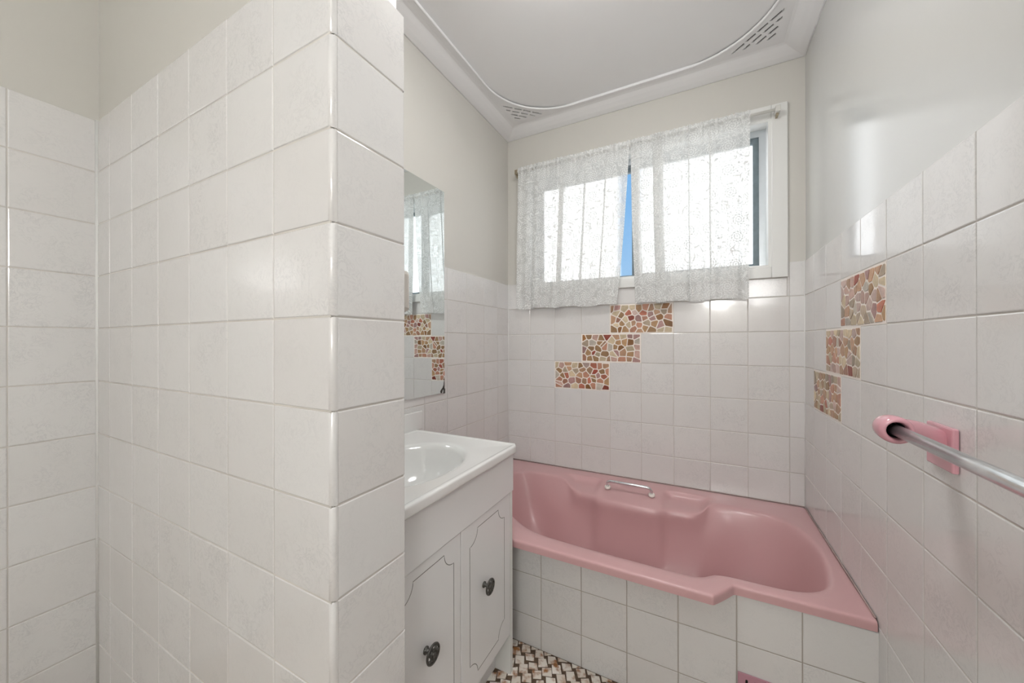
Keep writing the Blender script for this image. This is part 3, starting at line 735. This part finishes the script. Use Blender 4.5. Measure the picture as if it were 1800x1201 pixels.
# ------------------------------------------------------------------ vanity
def vanity():
    YL, YR, XF = .540, 1.108, -.573
    root = tag(empty('vanity_unit', -.8, .82, FLR), 'white two-door vanity with moulded basin top beside the bath', 'vanity')
    boxo('side_panel', M_CABEDGE, root, A_X+.012, XF-.001, YR-.018, YR, FLR, -.381, b=.001)
    boxo('side_panel', M_CAB, root, A_X+.012, XF-.02, YL, YL+.016, FLR, -.388)
    boxo('kickboard', M_CAB, root, -.650, -.634, YL+.016, YR-.018, FLR, -.985)
    mb = MB().box(A_X+.014, -.62, YL+.016, YR-.018, -1.0, -.985).box(A_X+.014, A_X+.022, YL+.016, YR-.018, -.995, -.39)
    mb.build('carcass', M_CAB, root)
    boxo('apron', M_CAB, root, XF-.018, XF+.003, YL+.001, YR-.0005, -.513, -.381, b=.0012)
    def door(y0, y1, gy0, gy1, ky, lab):
        d = boxo('door', M_CAB, root, XF-.017, XF, y0, y1, -.998, -.5155, b=.0012); d['label'] = lab
        # raised strip with scooped corners, its dark colour painting the groove's shade
        z0, z1, rr = -.957, -.541, .040
        pts = []
        for (cy, cz, a0) in ((gy1, z1, PI), (gy1, z0, PI/2), (gy0, z0, 0), (gy0, z1, -PI/2)):
            for k in range(9):
                a = a0+k*PI/16
                pts.append((cy+rr*math.cos(a), cz+rr*math.sin(a)))
        n = len(pts); vs = []
        for sgn in (-1, 1):
            for i in range(n):
                a, b = Vector(pts[i-1]), Vector(pts[(i+1) % n]); t = (b-a).normalized(); nn = Vector((-t.y, t.x))*.0009*sgn
                vs.append((XF+.0004, pts[i][0]+nn.x, pts[i][1]+nn.y))
        for sgn in (-1, 1):
            for i in range(n):
                a, b = Vector(pts[i-1]), Vector(pts[(i+1) % n]); t = (b-a).normalized(); nn = Vector((-t.y, t.x))*.0009*sgn
                vs.append((XF-.001, pts[i][0]+nn.x, pts[i][1]+nn.y))
        fs = []
        for i in range(n):
            j = (i+1) % n
            fs += [(i, j, n+j, n+i), (2*n+i, 3*n+i, 3*n+j, 2*n+j), (i, 2*n+i, 2*n+j, j), (n+i, n+j, 3*n+j, 3*n+i)]
        MB().add(vs, fs).build('groove_shade_strip', M_GROOVE, d)
        # filigree knob
        c = Vector((XF, ky, -.727)); kb = MB()
        kb.lathe([(.0001, 0), (.009, 0), (.009, .003), (.005, .005), (.0048, .018), (.007, .021), (.0001, .021)], c, (1, 0, 0), 16)
        kc = c+Vector((.0225, 0, 0))
        kb.tube([kc+Vector((0, .0205*math.cos(k*PI/14), .0205*math.sin(k*PI/14))) for k in range(28)], .0030, 8, closed=True)
        kb.tube([kc+Vector((.0015, .0095*math.cos(k*PI/10), .0095*math.sin(k*PI/10))) for k in range(20)], .0026, 8, closed=True)
        for k in range(7):
            a = k*2*PI/7
            kb.tube([kc+Vector((.001, .006*math.cos(a), .006*math.sin(a))), kc+Vector((.002, .014*math.cos(a+.15), .014*math.sin(a+.15))), kc+Vector((0, .0205*math.cos(a), .0205*math.sin(a)))], [.0022, .0030, .0022], 8)
        kb.lathe([(.0001, .006), (.004, .0055), (.0065, .003), (.0065, -.003)], kc, (1, 0, 0), 16)
        k_ = kb.build('knob', M_PEWTER, d); k_['label'] = 'dark pewter filigree knob'
    door(.545, .801, .578, .770, .660, 'left cabinet door, partly hidden'); door(.804, 1.087, .845, 1.047, .919, 'right cabinet door')
    # basin top
    X0, X1, Y0, Y1, Z = A_X+.006, -.556, YL, 1.124, -.355
    cx, cy, ax, ay = -.775, .815, .150, .205
    N = 96; rows = [[] for _ in range(19)]
    for k in range(N):
        a = 2*PI*k/N; dx, dy = math.cos(a), math.sin(a)
        # hit the rectangle
        t = min(((X1-cx)/dx) if dx > 1e-9 else ((X0-cx)/dx) if dx < -1e-9 else 9, ((Y1-cy)/dy) if dy > 1e-9 else ((Y0-cy)/dy) if dy < -1e-9 else 9)
        px, py = cx+dx*t, cy+dy*t
        def ins(dd): return (max(X0+dd, min(X1-dd, px)), max(Y0+dd, min(Y1-dd, py)))
        el = lambda s: (cx+ax*s*dx, cy+ay*s*dy)
        for j, (dd, z) in enumerate(((.006, Z-.0265), (.001, Z-.026), (0.0, Z-.0245), (0, Z-.020), (0, Z-.0065), (.0006, Z-.003), (.003, Z-.0006), (.0065, Z), (.013, Z), (.017, Z-.0025), (.022, Z-.0032))):
            q_ = ins(dd); rows[j].append((q_[0], q_[1], z))
        for j, (s, z) in enumerate(((1.13, Z-.006), (1.06, Z-.007), (1.0, Z-.011), (.95, Z-.024), (.86, Z-.065), (.70, Z-.105), (.45, Z-.128), (.10, Z-.135))):
            q_ = el(s); rows[11+j].append((q_[0], q_[1], z))
    top = MB().grid(rows, closed=True, smooth=True).build('basin_top', M_TOP, root, origin=(cx, cy, Z)); top['label'] = 'white moulded top with oval basin'
    MB().lathe([(.0001, .004), (.014, .004), (.021, .002), (.0225, 0)], (cx, cy, Z-.136), (0, 0, 1), 24).build('drain', M_CHROME, top)
    boxo('splashback', M_TOP, root, A_X+.002, A_X+.016, YL, 1.150, Z-.004, -.283, b=.004)
    # tap on the hidden half of the ledge
    return root
vanity()

# ------------------------------------------------------------------ mirror
mi = tag(empty('wall_mirror', A_X, 1.0, -.229), 'frameless rectangular wall mirror above the vanity with a spoiled corner', 'mirror')
boxo('glass', M_MIRROR, mi, A_X+.001, A_X+.006, .66, 1.306, -.229, .677)
mb = MB()
vs = [(1.3062, -.215), (1.3062, -.168), (1.302, -.180), (1.2995, -.195), (1.292, -.206), (1.283, -.213), (1.276, -.220), (1.279, -.2295), (1.288, -.2285), (1.293, -.216)]
n = len(vs); mb.add([(A_X+.0064, y, z) for y, z in vs]+[(A_X+.005, y, z) for y, z in vs], [tuple(range(n)), tuple(range(2*n-1, n-1, -1))]+[(i, n+i, n+(i+1) % n, (i+1) % n) for i in range(n)])
mb.build('spoiled_corner', M_BLK, mi)
boxo('mirror_clip', M_PEWTER, mi, A_X+.001, A_X+.009, 1.3005, 1.3085, -.233, -.211, b=.0015)

# ------------------------------------------------------------------ fitting on the hidden face of the partition
o = MB().box(-.604, -.556, NB, .5955, .064, .155, b=.010).build('wall_fitting', M_BEIGE)
tag(o, 'small ivory plastic fitting peeping out behind the partition edge before the mirror', 'fitting')

# ------------------------------------------------------------------ towel rail
def rail():
    RX, RZ = .309, -.158
    root = tag(empty('towel_rail', RX, .6, RZ), 'chrome towel rail on pink ceramic brackets fixed to the tiled wall', 'towel rail')
    MB().tube([(RX, .895, RZ), (RX, .6, RZ), (RX, .3, RZ), (RX, .05, RZ)], .0098, 20).build('rail', M_CHROME, root)
    for yc, sg in ((.888, 1), (.057, -1)):
        b = MB()
        # hollow cup round the rail end
        def yy(t): return yc+sg*t
        b.lathe([(.0125, .026), (.0135, .0), (.0145, -.016), (.017, -.021), (.0215, -.020), (.0240, -.012), (.0245, .0), (.0235, .014), (.020, .026), (.012, .034), (.0005, .037)], (RX, yc, RZ), (0, sg, 0), 32)
        # arm to the wall plate
        p0, p3 = Vector((RX+.010, yy(.014), RZ-.002)), Vector((R_X-.004, yy(.062), RZ-.030))
        pts, rad = [], []
        for k in range(9):
            t = k/8; pts.append(p0+(p3-p0)*t+Vector((0, 0, .008*math.sin(PI*t)))); rad.append(.017+.002*math.cos(PI*t)+.011*t**4)
        b.tube(pts, rad, 20)
        br = b.build('bracket', M_PINKP, root); br['label'] = 'pink ceramic bracket'
        pl_ = MB().box(R_X-.010, R_X-.0005, yy(.062)-.041, yy(.062)+.041, RZ-.075, RZ+.004, b=.003).build('wall_plate', M_PINKP, br)
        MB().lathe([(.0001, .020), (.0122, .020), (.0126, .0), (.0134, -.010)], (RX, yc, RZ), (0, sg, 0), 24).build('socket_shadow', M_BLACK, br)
rail()

# ------------------------------------------------------------------ floor mosaic
def floor_mosaic():
    rng = random.Random(11); A, B = .0350, .0125; ang = math.radians(24); ca, sa = math.cos(ang), math.sin(ang)
    x0, x1, y0, y1 = L_X+.002, R_X-.003, REAR_Y+.04, BFY-.0015
    cx, cy = -.4, 1.0; rest = MB(); n_ = 0; H = .0022
    for i in range(-85, 86):
        for j in range(-85, 86):
            ox, oy = i*A-j*B, i*B+j*A
            q = lambda: rng.uniform(-.0040, .0045)
            g = .0009
            sh = [(ox+g+max(0, q()), oy+g+max(0, q())), (ox+A-g-max(0, q()*1.6), oy+g+max(0, q())), (ox+A-g-max(0, q()*1.6), oy+A-g-max(0, q()*1.6)), (ox+g+max(0, q()), oy+A-g-max(0, q()*1.6))]
            W = [(cx+px*ca-py*sa, cy+px*sa+py*ca) for px, py in sh]
            for nn, dd in (((1, 0), x1), ((-1, 0), -x0), ((0, 1), y1), ((0, -1), -y0)):
                if len(W) >= 3: W = clip_poly(W, nn, dd)
            if len(W) < 3: continue
            ar = abs(sum(W[k][0]*W[(k+1) % len(W)][1]-W[(k+1) % len(W)][0]*W[k][1] for k in range(len(W))))/2
            if ar < .00008: continue
            mx, my = sum(p[0] for p in W)/len(W), sum(p[1] for p in W)/len(W); m_ = len(W)
            if mx < -.66 and .50 < my < 1.09: continue                 # under the vanity
            if mx < -.52 and .36 < my < .56: continue                  # under the partition
            v = [(px, py, FLR) for px, py in W]+[(px, py, FLR+H*.7) for px, py in W]+[(mx+(px-mx)*.95, my+(py-my)*.95, FLR+H) for px, py in W]
            fs = [tuple(range(2*m_, 3*m_))]+[(a*m_+k, a*m_+(k+1) % m_, (a+1)*m_+(k+1) % m_, (a+1)*m_+k) for a in range(2) for k in range(m_)]
            if -.70 < mx < -.17 and .86 < my and n_ < 290:
                MB().add(v, fs).build('mosaic_tile', M_FLOOR, floor, origin=(mx, my, FLR)); n_ += 1
            else: rest.add(v, fs)
    ro = rest.build('mosaic_tiles', M_FLOOR, floor); ro['kind'] = 'stuff'
floor_mosaic()

# ------------------------------------------------------------------ out of view: rear door and two added fill lights
door_ = struct(empty('door_1', -.4, REAR_Y, FLR))
boxo('door_leaf', M_DOOR, door_, -.80, -.02, REAR_Y, REAR_Y+.035, FLR+.004, .90, b=.003)
boxo('door_frame', M_TRIM, door_, -.87, -.80, REAR_Y, REAR_Y+.02, FLR, .97); boxo('door_frame', M_TRIM, door_, -.02, .05, REAR_Y, REAR_Y+.02, FLR, .97); boxo('door_frame', M_TRIM, door_, -.80, -.02, REAR_Y, REAR_Y+.02, .90, .97)
wl = tag(empty('fill_light_rear', .20, REAR_Y, .40), 'added glowing globe on the rear wall, unseen fill light', 'lamp')  # added globe, brightens the lower room from behind the camera
GX, GY, GZ, GR_ = .20, REAR_Y+.24, .58, .18
MB().lathe([(.001, .001), (.06, .001), (.06, .014), (.022, .03), (.018, .07)], (GX, REAR_Y, GZ), (0, 1, 0), 24).build('fill_base', M_TRIM, wl)
MB().lathe([(max(.001, GR_*math.sin(k*PI/16)), GR_*math.cos(k*PI/16)) for k in range(0, 17)], (GX, GY, GZ), (0, 0, 1), 32).build('fill_globe', M_FILL_REAR, wl)
lamp = tag(empty('fill_light_ceiling', -.27, .92, CEI-.09), 'added glowing dish on the ceiling out of view, fill light', 'lamp')  # added dish above the frame, brightens the bath end
MB().lathe([(.001, -.002), (.165, -.002), (.170, -.014), (.165, -.018)], (-.27, .92, CEI), (0, 0, 1), 32).build('fill_base', M_TRIM, lamp)
MB().lathe([(.160, -.018), (.156, -.04), (.135, -.058), (.09, -.072), (.04, -.078), (.001, -.079)], (-.27, .92, CEI), (0, 0, 1), 32).build('fill_dish', M_FILL_CEILING, lamp)
